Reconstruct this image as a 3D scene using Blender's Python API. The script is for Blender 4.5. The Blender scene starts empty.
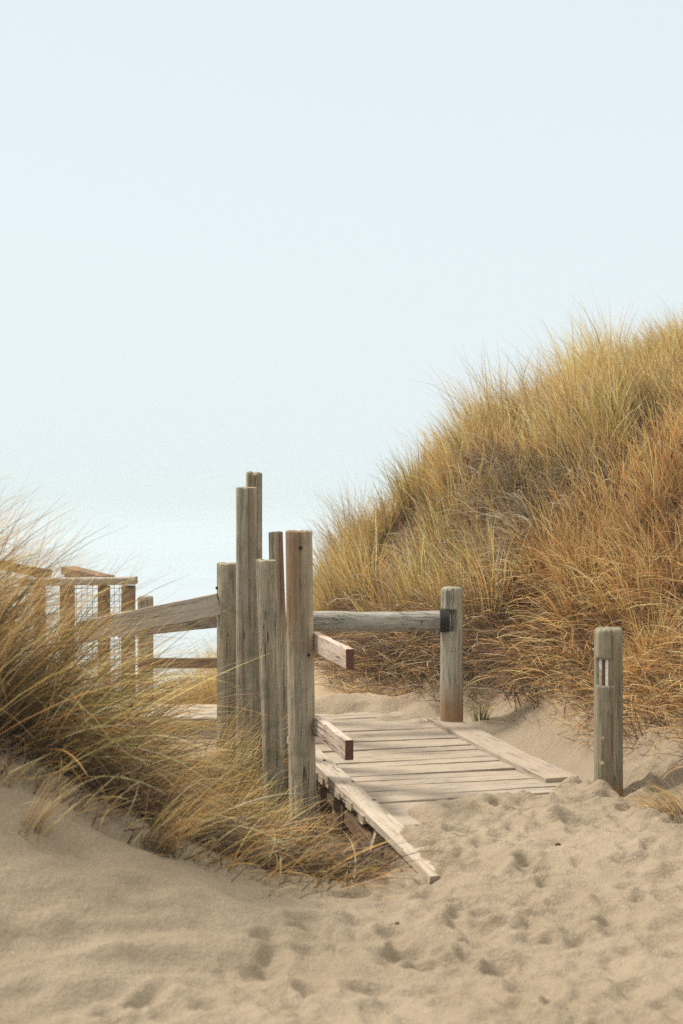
import bpy, bmesh, math, random
import numpy as np
from mathutils import Vector, Matrix

R = math.radians
rng = np.random.default_rng(11)
random.seed(5)
scene = bpy.context.scene
COL = scene.collection

# ---------------------------------------------------------------- camera
EYE = 1.6          # eye height above the boardwalk
F = 1422.0         # focal length in pixels of the 1024 px tall frame (50 mm)
HZ = 485.0
cam_d = bpy.data.cameras.new('camera')
cam = bpy.data.objects.new('camera', cam_d)
COL.objects.link(cam)
cam.location = (0, 0, EYE)
cam.rotation_euler = (R(90), 0, 0)
cam_d.sensor_fit = 'VERTICAL'
cam_d.sensor_height = 36.0
cam_d.sensor_width = 24.0
cam_d.lens = F / 1024 * 36
cam_d.shift_y = -(512 - HZ) / 1024
cam_d.clip_end = 5000
cam_d.dof.use_dof = True
cam_d.dof.focus_distance = 8.9
cam_d.dof.aperture_fstop = 2.5
scene.camera = cam


def at(px, py, Y):
    return Vector(((px - 341.5) * Y / F, Y, EYE - (py - HZ) * Y / F))


# ---------------------------------------------------------------- noise
def _hash(ix, iy, s):
    h = (ix.astype(np.int64) * 374761393 + iy.astype(np.int64) * 668265263 + s * 974711) & 0xffffffff
    h = ((h ^ (h >> 13)) * 1274126177) & 0xffffffff
    return ((h ^ (h >> 16)) & 0xffff) / 65535.0


def vnoise(x, y, s=0):
    x = np.asarray(x, float); y = np.asarray(y, float)
    ix = np.floor(x); iy = np.floor(y)
    fx = x - ix; fy = y - iy
    fx = fx * fx * (3 - 2 * fx); fy = fy * fy * (3 - 2 * fy)
    a = _hash(ix, iy, s); b = _hash(ix + 1, iy, s)
    c = _hash(ix, iy + 1, s); d = _hash(ix + 1, iy + 1, s)
    return (a * (1 - fx) + b * fx) * (1 - fy) + (c * (1 - fx) + d * fx) * fy - 0.5


def fbm(x, y, s=0, o=4):
    v = 0; a = 1.0
    for k in range(o):
        v = v + a * vnoise(np.asarray(x) * 2 ** k + 17.3 * k, np.asarray(y) * 2 ** k - 9.1 * k, s + k)
        a *= 0.5
    return v


def smooth(a, b, x):
    t = np.clip((x - a) / (b - a), 0, 1)
    return t * t * (3 - 2 * t)


# ---------------------------------------------------------------- walkway frame
WO = np.array([-0.132, 7.98]); WD = np.array([-0.243, 0.970]); WP = np.array([0.970, 0.243])
WW = 1.28


def walk(t, p, z=0.0):
    q = WO + WD * t + WP * p
    return Vector((q[0], q[1], z))


WANG = math.atan2(WD[1], WD[0])      # heading of the walkway

# ---------------------------------------------------------------- terrain
CP = np.array([
    # path and foreground
    (0, 2, 0), (1.5, 2, 0), (-1, 2, 0), (0, 4, 0), (1, 4, 0), (2, 4, .04), (0.5, 5.2, 0), (1.4, 5.2, .0), (0.7, 6, 0.0),
    (1.3, 6, .0), (2, 6, .12), (0.6, 7, -0.01), (1.1, 7.2, .0), (0.9, 8, -.02), (0.4, 9.2, -.04), (0.75, 9.5, 0.0), (0, 10.3, 0.02),
    (0.25, 8.2, -.06), (-.1, 9.3, -.08),
    # left hump
    (-.96, 4, .08), (-1.2, 5, .46), (-.87, 5.1, .35), (-.53, 5.3, .15), (-.16, 5.5, .02), (.2, 5.75, .0), (-1.6, 5.8, .76), (-2.2, 5, .82),
    (-2.2, 6.5, 1.0), (-1.35, 6.2, .50), (-.9, 6.2, .18), (-.5, 6.2, 0.0), (-.22, 6.4, -.2), (.05, 6.6, -.22), (-.12, 7.2, -.42), (-.2, 7.9, -.52), (-.6, 7.2, -.25),
    (.15, 6.15, -.1), (-.5, 8.3, -.5), (-1.2, 7.2, .02), (-1.5, 8, -.05), (-1, 8.5, -.25), (-.75, 9.4, -.4), (-2.1, 8, .55), (-3, 7, 1.0), (-2, 9.5, -.1), (-1.5, 11, -.5), (-3, 11, 0.1),
    (-2, 3, .3), (-3, 4, .8), (-2, 1, .2), (-4, 6, 1.2), (-4, 9, .7), (-.9, 10.5, -.5),
    # dune toe
    (1.75, 7.2, .03), (1.55, 8.2, .03), (1.34, 8.9, .04), (1.02, 9.8, .05), (.5, 10.5, .06), (-.1, 11.2, .06), (-.6, 12, -.2),
    # bank and dune
    (1.45, 9.25, .34), (1.72, 9.4, .75), (2.2, 8.5, .85), (2.4, 7.5, .72), (2.4, 6.5, .42), (2.0, 7.3, .28), (1.85, 8.2, .4), (1.2, 10.0, .4), (.75, 10.6, .38),
    (3.1, 13, 2.38), (2.08, 13.5, 1.80), (1.41, 13.5, 1.72), (.75, 13.5, 1.4), (.27, 13.5, .95), (-.1, 13.5, .35), (-.5, 13.5, -.35), (-1, 13.5, -.7), (-2, 13.5, -.8),
    (1.23, 11.2, 1.15), (1.87, 10.3, 1.35), (2.3, 9.6, 1.35), (.82, 11.0, .6), (.31, 11.6, .28), (1.0, 12.2, 1.35), (.4, 12.4, .7), (1.7, 12, 1.75),
    (2.8, 11, 2.0), (2.2, 12, 2.0), (3.5, 9, 1.75), (4, 12, 2.6), (4, 15, 2.7), (2, 16, 1.7), (0, 16, .2), (5, 7, 1.6), (4, 5, 1.0), (3, 4, .5), (3, 2, .3), (-2, 16, -1.7), (0, 19, -3.0), (-3, 19, -3.2), (3, 20, .4),
    (-4, 13, -.6), (-5, 17, -2.6), (6, 18, 2.0),
], float)


def _tps(r2):
    return np.where(r2 > 1e-12, 0.5 * r2 * np.log(np.maximum(r2, 1e-12)), 0)


_n = len(CP)
_A = np.zeros((_n + 3, _n + 3))
_d2 = ((CP[:, None, :2] - CP[None, :, :2]) ** 2).sum(-1)
_A[:_n, :_n] = _tps(_d2) + np.eye(_n) * 0.02
_A[:_n, _n] = 1; _A[:_n, _n + 1:] = CP[:, :2]
_A[_n, :_n] = 1; _A[_n + 1:, :_n] = CP[:, :2].T
_w = np.linalg.solve(_A, np.concatenate([CP[:, 2], [0, 0, 0]]))


def base_height(x, y):
    x = np.asarray(x, float).ravel(); y = np.asarray(y, float).ravel()
    out = np.empty_like(x)
    for k in range(0, len(x), 20000):
        xs = np.clip(x[k:k + 20000], -6.5, 8); ys = np.clip(y[k:k + 20000], -1, 22)
        d2 = (xs[:, None] - CP[None, :, 0]) ** 2 + (ys[:, None] - CP[None, :, 1]) ** 2
        out[k:k + 20000] = _tps(d2) @ _w[:_n] + _w[_n] + _w[_n + 1] * xs + _w[_n + 2] * ys
    far = np.hypot(np.maximum(np.abs(x - .7) - 5, 0), np.maximum(np.maximum(y - 18, -y - 1), 0))
    f = smooth(0, 14, far)
    beach = -3.6 - .6 * smooth(20, 70, y)
    out = out + (.42 * fbm(x * .85, y * .85, 150, 2) + .10 * fbm(x * 2.4, y * 2.4, 152, 2)) * smooth(.5, 1.2, out) * (x > .2)
    return out * (1 - f) + beach * f


prng = np.random.default_rng(3)
FOOT = []
for _ in range(760):
    fx = prng.uniform(-.7, 2.3); fy = prng.uniform(3.7, 7.6)
    if fx < -.55 + (fy - 4) * .35 and fy > 4.4:
        continue
    FOOT.append((fx, fy, prng.uniform(.045, .11), prng.uniform(.035, .06), prng.normal(.5, .9), prng.uniform(.008, .024)))


def height(x, y, detail=True):
    shp = np.shape(x)
    x = np.asarray(x, float).ravel(); y = np.asarray(y, float).ravel()
    z = base_height(x, y)
    t = (x - WO[0]) * WD[0] + (y - WO[1]) * WD[1]
    p = (x - WO[0]) * WP[0] + (y - WO[1]) * WP[1]
    # sand pushed off / drifting over the boards
    on = smooth(-.02, .05, p) * (1 - smooth(1.2, 1.36, p)) * smooth(-2.6, -2.1, t) * (1 - smooth(2.2, 2.7, t))
    wob = fbm(x * 3.1, y * 3.1, 40, 3)
    drift = 0.040 - 0.075 * smooth(-1.15, -.55, t + .45 * wob) + .045 * np.maximum(fbm(x * 4.3, y * 6.5, 44, 3), -.2) + .10 * smooth(1.5, 2.1, t + .4 * wob) + 0.03 * smooth(1.05, 1.28, p + .12 * wob)
    z = z * (1 - on) + drift * on
    # the void under the left edge of the walkway
    void = smooth(-.10, .01, p) * (1 - smooth(.10, .22, p)) * smooth(-1.75, -1.2, t) * (1 - smooth(2.4, 3, t))
    z = z - void * smooth(-1.75, -.6, t) * .34
    if detail:
        near = (1 - smooth(12, 20, np.hypot(x, y)))
        z = z + near * (0.018 * fbm(x * 2.2, y * 2.2, 3, 3) + .011 * fbm(x * 9, y * 9, 9, 3))
        path = smooth(-.9, -.3, x - (y - 4) * .35 + .25) * (1 - smooth(1.6, 2.3, x)) * (1 - smooth(7.0, 7.6, y))
        z = z + path * (.034 * np.abs(fbm(x * 2.9, y * 4.6, 21, 3)) + .014 * fbm(x * 7, y * 9, 23, 2) - .015)
        # wind ripples on the hump
        hump = (1 - smooth(-.7, .1, x)) * (1 - smooth(5.2, 6, y))
        z = z + hump * (.075 * fbm(x * 1.3 + y * 1.5, y * 4.4 - x * 3.4, 31, 3) + .012 * fbm(x * 8, y * 8, 33, 3))
        # slumped, rough bank below the dune grass
        bank = smooth(1.05, 1.5, x + (y - 9) * .35) * smooth(6.4, 7.2, y) * (1 - smooth(10.5, 11.5, y))
        z = z + bank * (.06 * fbm(x * 4, y * 4, 55, 4))
        bank2 = smooth(10.3, 10.9, y + .35 * x - .1) * (1 - smooth(12, 13, y))
        z = z + bank2 * .10 * fbm(x * 3.5, y * 3.5, 58, 4)
        for bx, by in ((1.405, 7.48), (.735, 9.5)):     # wind scour round the two posts on the path side
            q = np.hypot(x - bx, y - by)
            z = z - .035 * np.exp(-(q / .12) ** 2) + .030 * np.exp(-((q - .22) / .08) ** 2) * (1 + fbm(x * 9, y * 9, 17, 2))
        for fx, fy, a, b, r, d in FOOT:
            m = (np.abs(x - fx) < .35) & (np.abs(y - fy) < .35)
            if not m.any():
                continue
            dx = x[m] - fx; dy = y[m] - fy
            u = (dx * math.cos(r) + dy * math.sin(r)) / a; v = (-dx * math.sin(r) + dy * math.cos(r)) / b
            q = np.sqrt(u * u + v * v) * (1 + .5 * fbm(dx * 14 + fx * 9, dy * 14 + fy * 7, 13, 2))
            z[m] += -d * np.exp(-(q * 1.1) ** 5) + d * .5 * np.exp(-((q - 1.35) / .30) ** 2)
    return z.reshape(shp)


def axis(parts):
    out = []
    for a, b, s in parts:
        out.append(np.arange(a, b - s * .5, s))
    out.append([parts[-1][1]])
    return np.concatenate(out)


def geo(a, b, n):
    return a + (b - a) * (np.linspace(0, 1, n) ** 3)


xs = np.concatenate([-geo(6, 600, 26)[::-1], axis([(-5.9, -1.7, .09), (-1.7, 2.6, .016), (2.6, 6, .09)]), geo(6.2, 600, 26)])
ys = np.concatenate([-geo(1, 60, 8)[::-1], axis([(-.9, 3.4, .12), (3.4, 8, .016), (8, 11.4, .04), (11.4, 20, .12)]), geo(20.3, 800, 36)])


def mesh_from(name, verts, faces, smooth_shade=True):
    me = bpy.data.meshes.new(name)
    verts = np.asarray(verts, np.float32); faces = np.asarray(faces, np.int32)
    me.vertices.add(len(verts)); me.vertices.foreach_set('co', verts.ravel())
    k = faces.shape[1]
    me.loops.add(faces.size); me.loops.foreach_set('vertex_index', faces.ravel())
    me.polygons.add(len(faces))
    me.polygons.foreach_set('loop_start', np.arange(0, faces.size, k, dtype=np.int32))
    me.polygons.foreach_set('loop_total', np.full(len(faces), k, np.int32))
    if smooth_shade:
        me.polygons.foreach_set('use_smooth', np.ones(len(faces), bool))
    me.update(calc_edges=True)
    me.validate()
    return me


def grid_faces(nx, ny):
    i = np.arange(ny - 1)[:, None] * nx + np.arange(nx - 1)[None, :]
    i = i.ravel()
    return np.stack([i, i + 1, i + 1 + nx, i + nx], 1)


# ---------------------------------------------------------------- materials
class NT:
    def __init__(self, name):
        self.m = bpy.data.materials.new(name); self.m.use_nodes = True
        self.t = self.m.node_tree; self.t.nodes.clear()
        self.out = self.n('ShaderNodeOutputMaterial')

    def n(self, kind, **kw):
        nd = self.t.nodes.new(kind)
        for k, v in kw.items():
            setattr(nd, k, v)
        return nd

    def set(self, sock, v):
        if isinstance(v, bpy.types.NodeSocket):
            self.t.links.new(v, sock)
        else:
            if sock.type == 'RGBA' and len(v) == 3:
                v = (*v, 1)
            sock.default_value = v

    def coord(self, kind='Object', scale=(1, 1, 1), offset=None):
        c = self.n('ShaderNodeTexCoord').outputs[kind]
        m = self.n('ShaderNodeMapping')
        self.t.links.new(c, m.inputs['Vector'])
        m.inputs['Scale'].default_value = scale
        if offset is not None:
            self.set(m.inputs['Location'], offset)
        return m.outputs[0]

    def noise(self, vec, scale, detail=4, rough=.55, dist=0):
        n = self.n('ShaderNodeTexNoise')
        self.t.links.new(vec, n.inputs['Vector'])
        n.inputs['Scale'].default_value = scale; n.inputs['Detail'].default_value = detail
        n.inputs['Roughness'].default_value = rough; n.inputs['Distortion'].default_value = dist
        return n.outputs['Fac']

    def ramp(self, f, a, b, lo=0.0, hi=1.0):
        n = self.n('ShaderNodeMapRange', interpolation_type='SMOOTHSTEP')
        self.set(n.inputs[0], f)
        for i, v in enumerate((a, b, lo, hi)):
            n.inputs[i + 1].default_value = v
        return n.outputs[0]

    def mix(self, f, a, b, blend='MIX'):
        n = self.n('ShaderNodeMix', data_type='RGBA', blend_type=blend)
        self.set(n.inputs[0], f); self.set(n.inputs[6], a); self.set(n.inputs[7], b)
        return n.outputs[2]

    def math(self, op, a, b=0.0):
        n = self.n('ShaderNodeMath', operation=op)
        self.set(n.inputs[0], a); self.set(n.inputs[1], b)
        return n.outputs[0]

    def bsdf(self, color, rough=.8, bump=None, bstr=.3, bdist=.01, metal=0, spec=.3):
        b = self.n('ShaderNodeBsdfPrincipled')
        self.set(b.inputs['Base Color'], color); self.set(b.inputs['Roughness'], rough)
        b.inputs['Metallic'].default_value = metal
        b.inputs['Specular IOR Level'].default_value = spec
        if bump is not None:
            bp = self.n('ShaderNodeBump')
            bp.inputs['Strength'].default_value = bstr; bp.inputs['Distance'].default_value = bdist
            self.t.links.new(bump, bp.inputs['Height']); self.t.links.new(bp.outputs[0], b.inputs['Normal'])
        self.t.links.new(b.outputs[0], self.out.inputs['Surface'])
        return b


def sand_material():
    k = NT('sand')
    v = k.coord('Object')
    big = k.noise(v, .9, 4); mid = k.noise(v, 7, 5); fine = k.noise(v, 90, 4, .75); grain = k.noise(v, 210, 3, .75)
    c = k.mix(k.ramp(big, .35, .68), (.295, .235, .165), (.352, .285, .205))
    c = k.mix(k.ramp(mid, .35, .7, 0, .35), c, (.27, .21, .14))
    # loose orange sand of the bank under the dune, by place
    at_ = k.n('ShaderNodeAttribute', attribute_name='bank')
    c = k.mix(k.math('MULTIPLY', at_.outputs['Fac'], k.ramp(mid, .25, .6, .45, 1)), c, (.46, .335, .21))
    lit = k.n('ShaderNodeAttribute', attribute_name='litter_shade')
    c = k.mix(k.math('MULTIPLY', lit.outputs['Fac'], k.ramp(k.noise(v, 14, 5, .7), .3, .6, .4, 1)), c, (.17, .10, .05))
    c = k.mix(k.ramp(grain, .58, .70, 0, .7), c, (.17, .125, .085))
    c = k.mix(k.ramp(fine, .32, .45, .5, 0), c, (.52, .44, .33))
    h = k.math('ADD', k.math('MULTIPLY', fine, .5), k.math('MULTIPLY', k.noise(v, 34, 5, .6), 1.0))
    k.bsdf(c, .93, h, .8, .022, spec=.15)
    return k.m


def wood_material(name, light, dark, ax='Z', green=.0, stain=0.0, stain_z=(0, 1), stain_x=(0.3, -.3), foot=None, greycol=(.335, .31, .245), crack=1.0, dust=0.0):
    """Weathered timber; grain runs along the object's own axis."""
    k = NT(name)
    oi = k.n('ShaderNodeObjectInfo').outputs['Random']
    off = k.n('ShaderNodeCombineXYZ')
    for i in range(3):
        k.set(off.inputs[i], k.math('MULTIPLY', oi, 13.7 + 5 * i))
    stretch = {'Z': (1, 1, .045), 'X': (.045, 1, 1), 'Y': (1, .045, 1)}[ax]
    v = k.coord('Object', stretch, off.outputs[0])
    v1 = k.coord('Object', (1, 1, 1), off.outputs[0])
    grain = k.noise(v, 95, 6, .65, .6)
    streak = k.noise(v, 26, 5, .6, 1.0)
    blot = k.noise(v1, 5.5, 5, .6, .5)
    fine = k.noise(v, 300, 3, .6)
    c = k.mix(k.ramp(streak, .34, .66), dark, light)
    c = k.mix(k.ramp(blot, .40, .66, 0, .75), c, greycol)
    c = k.mix(k.ramp(grain, .32, .46, .75, 0), c, tuple(x * .33 for x in dark))
    c = k.mix(k.ramp(fine, .55, .72, 0, .35), c, tuple(min(x * 1.35, .7) for x in light))
    chk = k.math('ABSOLUTE', k.math('SUBTRACT', k.noise(v, 34, 3, .5, .4), .5))
    chk2 = k.math('MULTIPLY', k.ramp(chk, .006, .022, .85, 0), k.ramp(k.noise(v1, 3.2, 3), .42, .60))
    c = k.mix(chk2, c, tuple(x * .16 for x in dark))
    kn = k.n('ShaderNodeTexVoronoi'); k.t.links.new(k.coord('Object', {'Z': (5, 5, 2.2), 'X': (2.2, 5, 5), 'Y': (5, 2.2, 5)}[ax], off.outputs[0]), kn.inputs['Vector'])
    kn.inputs['Scale'].default_value = 1.0; kn.inputs['Randomness'].default_value = 1.0
    c = k.mix(k.ramp(kn.outputs['Distance'], .06, .15, .6, 0), c, tuple(x * .35 for x in dark))
    if ax == 'Z':
        c = k.mix(k.ramp(k.noise(v, 15, 4, .6, .6), .54, .66, 0, .55), c, (.20, .125, .07))
    if green:
        g = k.ramp(k.noise(v1, 9, 5, .65, .8), .50, .66, 0, green)
        c = k.mix(g, c, (.17, .18, .095))
    xyz = k.n('ShaderNodeSeparateXYZ'); k.t.links.new(k.coord('Object'), xyz.inputs[0])
    if stain:
        s = k.ramp(k.math('ADD', xyz.outputs['Z'], k.math('MULTIPLY', blot, .30)), stain_z[0] + .15, stain_z[1] + .15)
        sx = k.ramp(k.math('ADD', xyz.outputs['X'], k.math('MULTIPLY', streak, .10)), stain_x[0] + .05, stain_x[1] + .05)
        s = k.math('MULTIPLY', k.math('MULTIPLY', s, sx), stain)
        c = k.mix(s, c, k.mix(k.ramp(streak, .4, .62), (.25, .125, .055), (.15, .09, .055)))
    if foot:
        s = k.ramp(k.math('ADD', xyz.outputs['Z'], k.math('MULTIPLY', streak, .35)), foot[1] + .17, foot[0] + .17, 0, .85)
        c = k.mix(s, c, (.26, .135, .06))
    if dust:
        s = k.ramp(k.noise(v1, 4.5, 6, .7), .36, .58, dust * .35, dust)
        c = k.mix(s, c, (.43, .345, .25))
    h = k.math('ADD', k.math('MULTIPLY', grain, 1.0), k.math('MULTIPLY', fine, .4))
    k.bsdf(c, .86, h, crack, .006, spec=.2)
    return k.m


def plain(name, color, rough=.7, metal=0, var=.35, scale=40):
    k = NT(name)
    v = k.coord('Object')
    c = k.mix(k.ramp(k.noise(v, scale, 5, .65), .35, .68), color, tuple(x * (1 - var) for x in color))
    k.bsdf(c, rough, k.noise(v, scale * 3, 3), .3, .002, metal)
    return k.m


def grass_material(name, trans=.35):
    k = NT(name)
    a = k.n('ShaderNodeAttribute', attribute_name='tint')
    b = k.n('ShaderNodeBsdfPrincipled')
    k.t.links.new(a.outputs['Color'], b.inputs['Base Color'])
    b.inputs['Roughness'].default_value = .55
    b.inputs['Specular IOR Level'].default_value = .25
    tr = k.n('ShaderNodeBsdfTranslucent')
    k.t.links.new(a.outputs['Color'], tr.inputs['Color'])
    mx = k.n('ShaderNodeMixShader'); mx.inputs[0].default_value = trans
    k.t.links.new(b.outputs[0], mx.inputs[1]); k.t.links.new(tr.outputs[0], mx.inputs[2])
    k.t.links.new(mx.outputs[0], k.out.inputs['Surface'])
    return k.m


M = {}
M['sand'] = sand_material()
M['post'] = wood_material('weathered post', (.47, .40, .29), (.25, .20, .135), 'Z', .55, foot=None)
M['post_grey'] = wood_material('grey post', (.42, .355, .265), (.21, .17, .12), 'Z', .35)
M['post_stain'] = wood_material('stained post', (.48, .41, .30), (.26, .21, .14), 'Z', .45, .75, (1.10, 1.55), (.05, -.05))
M['post_stain_back'] = wood_material('stained rear post', (.46, .385, .28), (.28, .23, .16), 'Z', .35, .95, (1.0, 1.4), (-.06, .0))
M['post_foot'] = wood_material('sand stained post', (.42, .39, .30), (.26, .23, .17), 'Z', .4, foot=(.12, .42), greycol=(.33, .31, .27))
M['bollard'] = wood_material('green grey bollard', (.33, .295, .21), (.19, .165, .11), 'Z', .5, greycol=(.26, .23, .18), foot=(-.02, .10))
M['log'] = wood_material('grey log', (.40, .375, .32), (.19, .175, .145), 'X', .15, greycol=(.31, .30, .27), crack=1)
M['rail'] = wood_material('bleached rail', (.56, .44, .35), (.40, .29, .215), 'X', 0, greycol=(.52, .45, .39), crack=.5)
M['slope'] = wood_material('bleached grey board', (.50, .43, .36), (.36, .30, .24), 'X', 0, greycol=(.46, .41, .36), crack=.5)
M['board'] = wood_material('grey board', (.40, .35, .285), (.27, .225, .175), 'X', 0.1, greycol=(.36, .325, .28), crack=.7)
M['edge'] = wood_material('dusty edge board', (.50, .44, .37), (.33, .27, .21), 'X', 0, greycol=(.48, .44, .385), crack=.8, dust=.5)
M['deck'] = wood_material('sandy deck', (.36, .305, .25), (.26, .21, .165), 'X', 0, greycol=(.33, .29, .245), crack=.8, dust=.5)
M['brace'] = wood_material('brown brace', (.21, .135, .08), (.12, .07, .04), 'X', 0, greycol=(.16, .115, .08), crack=.8)
M['brown'] = wood_material('brown plank', (.27, .17, .10), (.17, .10, .06), 'X', 0, greycol=(.24, .18, .13), crack=.6)
M['endgrain'] = plain('dark end grain', (.125, .055, .035), .8, 0, .5, 90)
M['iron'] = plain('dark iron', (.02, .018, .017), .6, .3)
M['wire'] = plain('galvanised wire', (.09, .09, .088), .6, .3)
M['white_paint'] = plain('chipped white paint', (.74, .70, .64), .6, 0, .25, 60)
M['red_wood'] = plain('routed brown wood', (.13, .065, .04), .8)
M['pale_wood'] = plain('pale cut wood', (.55, .43, .29), .8)
M['twig'] = plain('dead twig', (.085, .055, .035), .9)
M['grass'] = grass_material('dry marram grass', .28)
M['thatch'] = grass_material('dead thatch', .15)


# ---------------------------------------------------------------- object helpers
def tag(o, label=None, cat=None, group=None, kind=None):
    for k, v in (('label', label), ('category', cat), ('group', group), ('kind', kind)):
        if v:
            o[k] = v
    return o


def link(name, me, mat, parent=None, mw=None):
    o = bpy.data.objects.new(name, me)
    COL.objects.link(o)
    for m in (mat if isinstance(mat, (list, tuple)) else [mat]):
        me.materials.append(m)
    if parent is not None:
        o.parent = parent
    if mw is not None:
        o.matrix_local = mw
    return o


def empty(name, loc, label, cat, group=None, rot=(0, 0, 0)):
    o = bpy.data.objects.new(name, None)
    COL.objects.link(o)
    o.location = loc; o.rotation_euler = rot
    return tag(o, label, cat, group)


def post_mesh(r, h, z0=-.5, n=56, power=2.0, cracks=(), seed=0, rim=.012, lean=(0, 0), notch=None, flare=.0, topnoise=.004):
    """A timber post along +Z from z0 to h: uneven section, drying cracks, worn top edge."""
    rg = np.random.default_rng(seed)
    zs = np.concatenate([np.linspace(z0, h - rim, 70), h - rim + rim * np.sin(np.linspace(0, 1, 5)[1:] * math.pi / 2)])
    rs = np.concatenate([np.ones(70), 1 - (rim / r) * (1 - np.cos(np.linspace(0, 1, 5)[1:] * math.pi / 2))])
    if notch:   # tighten rows around the notch
        extra = []
        for zz in notch[:2]:
            extra += [zz - .0015, zz + .0015]
        e = np.array(extra); zs2 = np.concatenate([zs, e]); rs2 = np.concatenate([rs, np.ones(len(e))])
        o = np.argsort(zs2); zs, rs = zs2[o], rs2[o]
    th = np.linspace(0, 2 * math.pi, n, endpoint=False)
    TH, ZZ = np.meshgrid(th, zs)
    c, s = np.cos(TH), np.sin(TH)
    rad = r / (np.abs(c) ** power + np.abs(s) ** power) ** (1 / power)
    rad = rad * (1 + .05 * fbm(c * 1.3 + seed, s * 1.3 + ZZ * .7, seed, 2) + .025 * fbm(c * 4 + seed, s * 4 + ZZ * 1.2, seed + 4, 3))
    rad = rad * (1 + flare * (h - ZZ) / h)
    for (a, w, d, za, zb) in cracks:
        aa = a + .10 * fbm(ZZ * 2.2, ZZ * 0 + a, 5, 2) * 2
        dd = np.angle(np.exp(1j * (TH - aa)))
        rad = rad - d * np.exp(-(dd / w) ** 2) * smooth(za - .08, za, ZZ) * (1 - smooth(zb, zb + .12, ZZ))
    rad = rad * rs[:, None]
    X = rad * c + lean[0] * ZZ; Yv = rad * s + lean[1] * ZZ
    if notch:
        za, zb, ndir, depth = notch
        pr = X * ndir[0] + Yv * ndir[1]
        m = (ZZ > za) & (ZZ < zb) & (pr > depth)
        X = np.where(m, X - (pr - depth) * ndir[0], X); Yv = np.where(m, Yv - (pr - depth) * ndir[1], Yv)
    top = ZZ > h - rim - .001
    ZO = ZZ + np.where(top, topnoise * 2 * fbm(c * 2 + seed, s * 2, seed + 8, 2), 0)
    V = np.stack([X, Yv, ZO], -1).reshape(-1, 3)
    rows = len(zs)
    i = np.arange(rows - 1)[:, None] * n + np.arange(n)[None, :]
    j = np.arange(rows - 1)[:, None] * n + (np.arange(n)[None, :] + 1) % n
    Fq = np.stack([i.ravel(), j.ravel(), (j + n).ravel(), (i + n).ravel()], 1).tolist()
    # top: concentric rings to a centre
    V = V.tolist(); last = (rows - 1) * n
    prev = list(range(last, last + n))
    for f in (.66, .33):
        ids = []
        for q in range(n):
            v = V[last + q]
            cx, cy = lean[0] * h, lean[1] * h
            ids.append(len(V)); V.append([cx + (v[0] - cx) * f, cy + (v[1] - cy) * f, v[2] + .0015 * rg.normal()])
        for q in range(n):
            Fq.append([prev[q], prev[(q + 1) % n], ids[(q + 1) % n], ids[q]])
        prev = ids
    me = bpy.data.meshes.new('post')
    cidx = len(V); V.append([lean[0] * h, lean[1] * h, h])
    Fq += [[prev[q], prev[(q + 1) % n], cidx] for q in range(n)]
    me.from_pydata(V, [], Fq); me.validate()
    me.polygons.foreach_set('use_smooth', np.ones(len(me.polygons), bool))
    return me


def board_mesh(L, W, T, seed=0, bev=.004, nseg=40, warp=.004, end=None):
    """A plank along +X (0..L), width along Y, thickness along Z (centred); worn edges, slight warp."""
    rg = np.random.default_rng(seed)
    sec = []
    for sx, sy in ((1, 1), (-1, 1), (-1, -1), (1, -1)):
        cx, cy = sx * (W / 2 - bev), sy * (T / 2 - bev)
        for a in (0, 45, 90):
            q = R({(1, 1): 0, (-1, 1): 90, (-1, -1): 180, (1, -1): 270}[(sx, sy)] + a)
            sec.append((cx + bev * math.cos(q), cy + bev * math.sin(q)))
    sec = np.array(sec); m = len(sec)
    xs_ = np.linspace(0, L, nseg + 1)
    V = []
    for x in xs_:
        wy = warp * fbm(np.array([x * 1.3]), np.array([seed * 3.7]), seed, 2)[0] * 2
        wz = warp * fbm(np.array([x * 1.1]), np.array([seed * 1.7 + 9]), seed + 3, 2)[0] * 2
        chip = .0022 * fbm(np.full(m, x * 14), sec[:, 0] * 30 + sec[:, 1] * 50 + seed, seed + 6, 2)
        for (a, b), cpv in zip(sec, chip):
            V.append((x + .003 * rg.normal() * (x in (xs_[0], xs_[-1])), a * (1 + cpv / W * 2) + wy, b + wz + cpv))
    Fq = []
    for i in range(nseg):
        for j in range(m):
            Fq.append((i * m + j, i * m + (j + 1) % m, (i + 1) * m + (j + 1) % m, (i + 1) * m + j))
    ends = [tuple(range(m)), tuple(reversed(range(nseg * m, nseg * m + m)))]
    # orientation: section runs counter-clockwise seen from +X
    Fq = [f[::-1] for f in Fq]
    me = bpy.data.meshes.new('board')
    me.from_pydata(V, [], Fq + [ends[0][::1], ends[1]])
    bm = bmesh.new(); bm.from_mesh(me); bmesh.ops.recalc_face_normals(bm, faces=bm.faces); bm.to_mesh(me); bm.free()
    if end is not None:
        me.materials.append(None) if False else None
        for p in me.polygons:
            if len(p.vertices) > 4:
                p.material_index = 1
    return me


def frame(a, b, up=(0, 0, 1)):
    """Matrix: origin a, X towards b, Z as near `up` as possible."""
    x = (Vector(b) - Vector(a)).normalized(); z = Vector(up)
    y = z.cross(x).normalized(); z = x.cross(y)
    m = Matrix((x, y, z)).transposed().to_4x4(); m.translation = Vector(a)
    return m


def board(name, a, b, W, T, mat, parent, seed=0, end=None, up=(0, 0, 1), **kw):
    a = Vector(a); b = Vector(b)
    me = board_mesh((b - a).length, W, T, seed, end=end, **kw)
    mats = [mat] + ([end] if end is not None else [])
    o = link(name, me, mats, parent)
    mw = frame(a, b, up)
    if parent is not None:
        mw = parent.matrix_basis.inverted() @ mw
    o.matrix_local = mw
    return o


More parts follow.
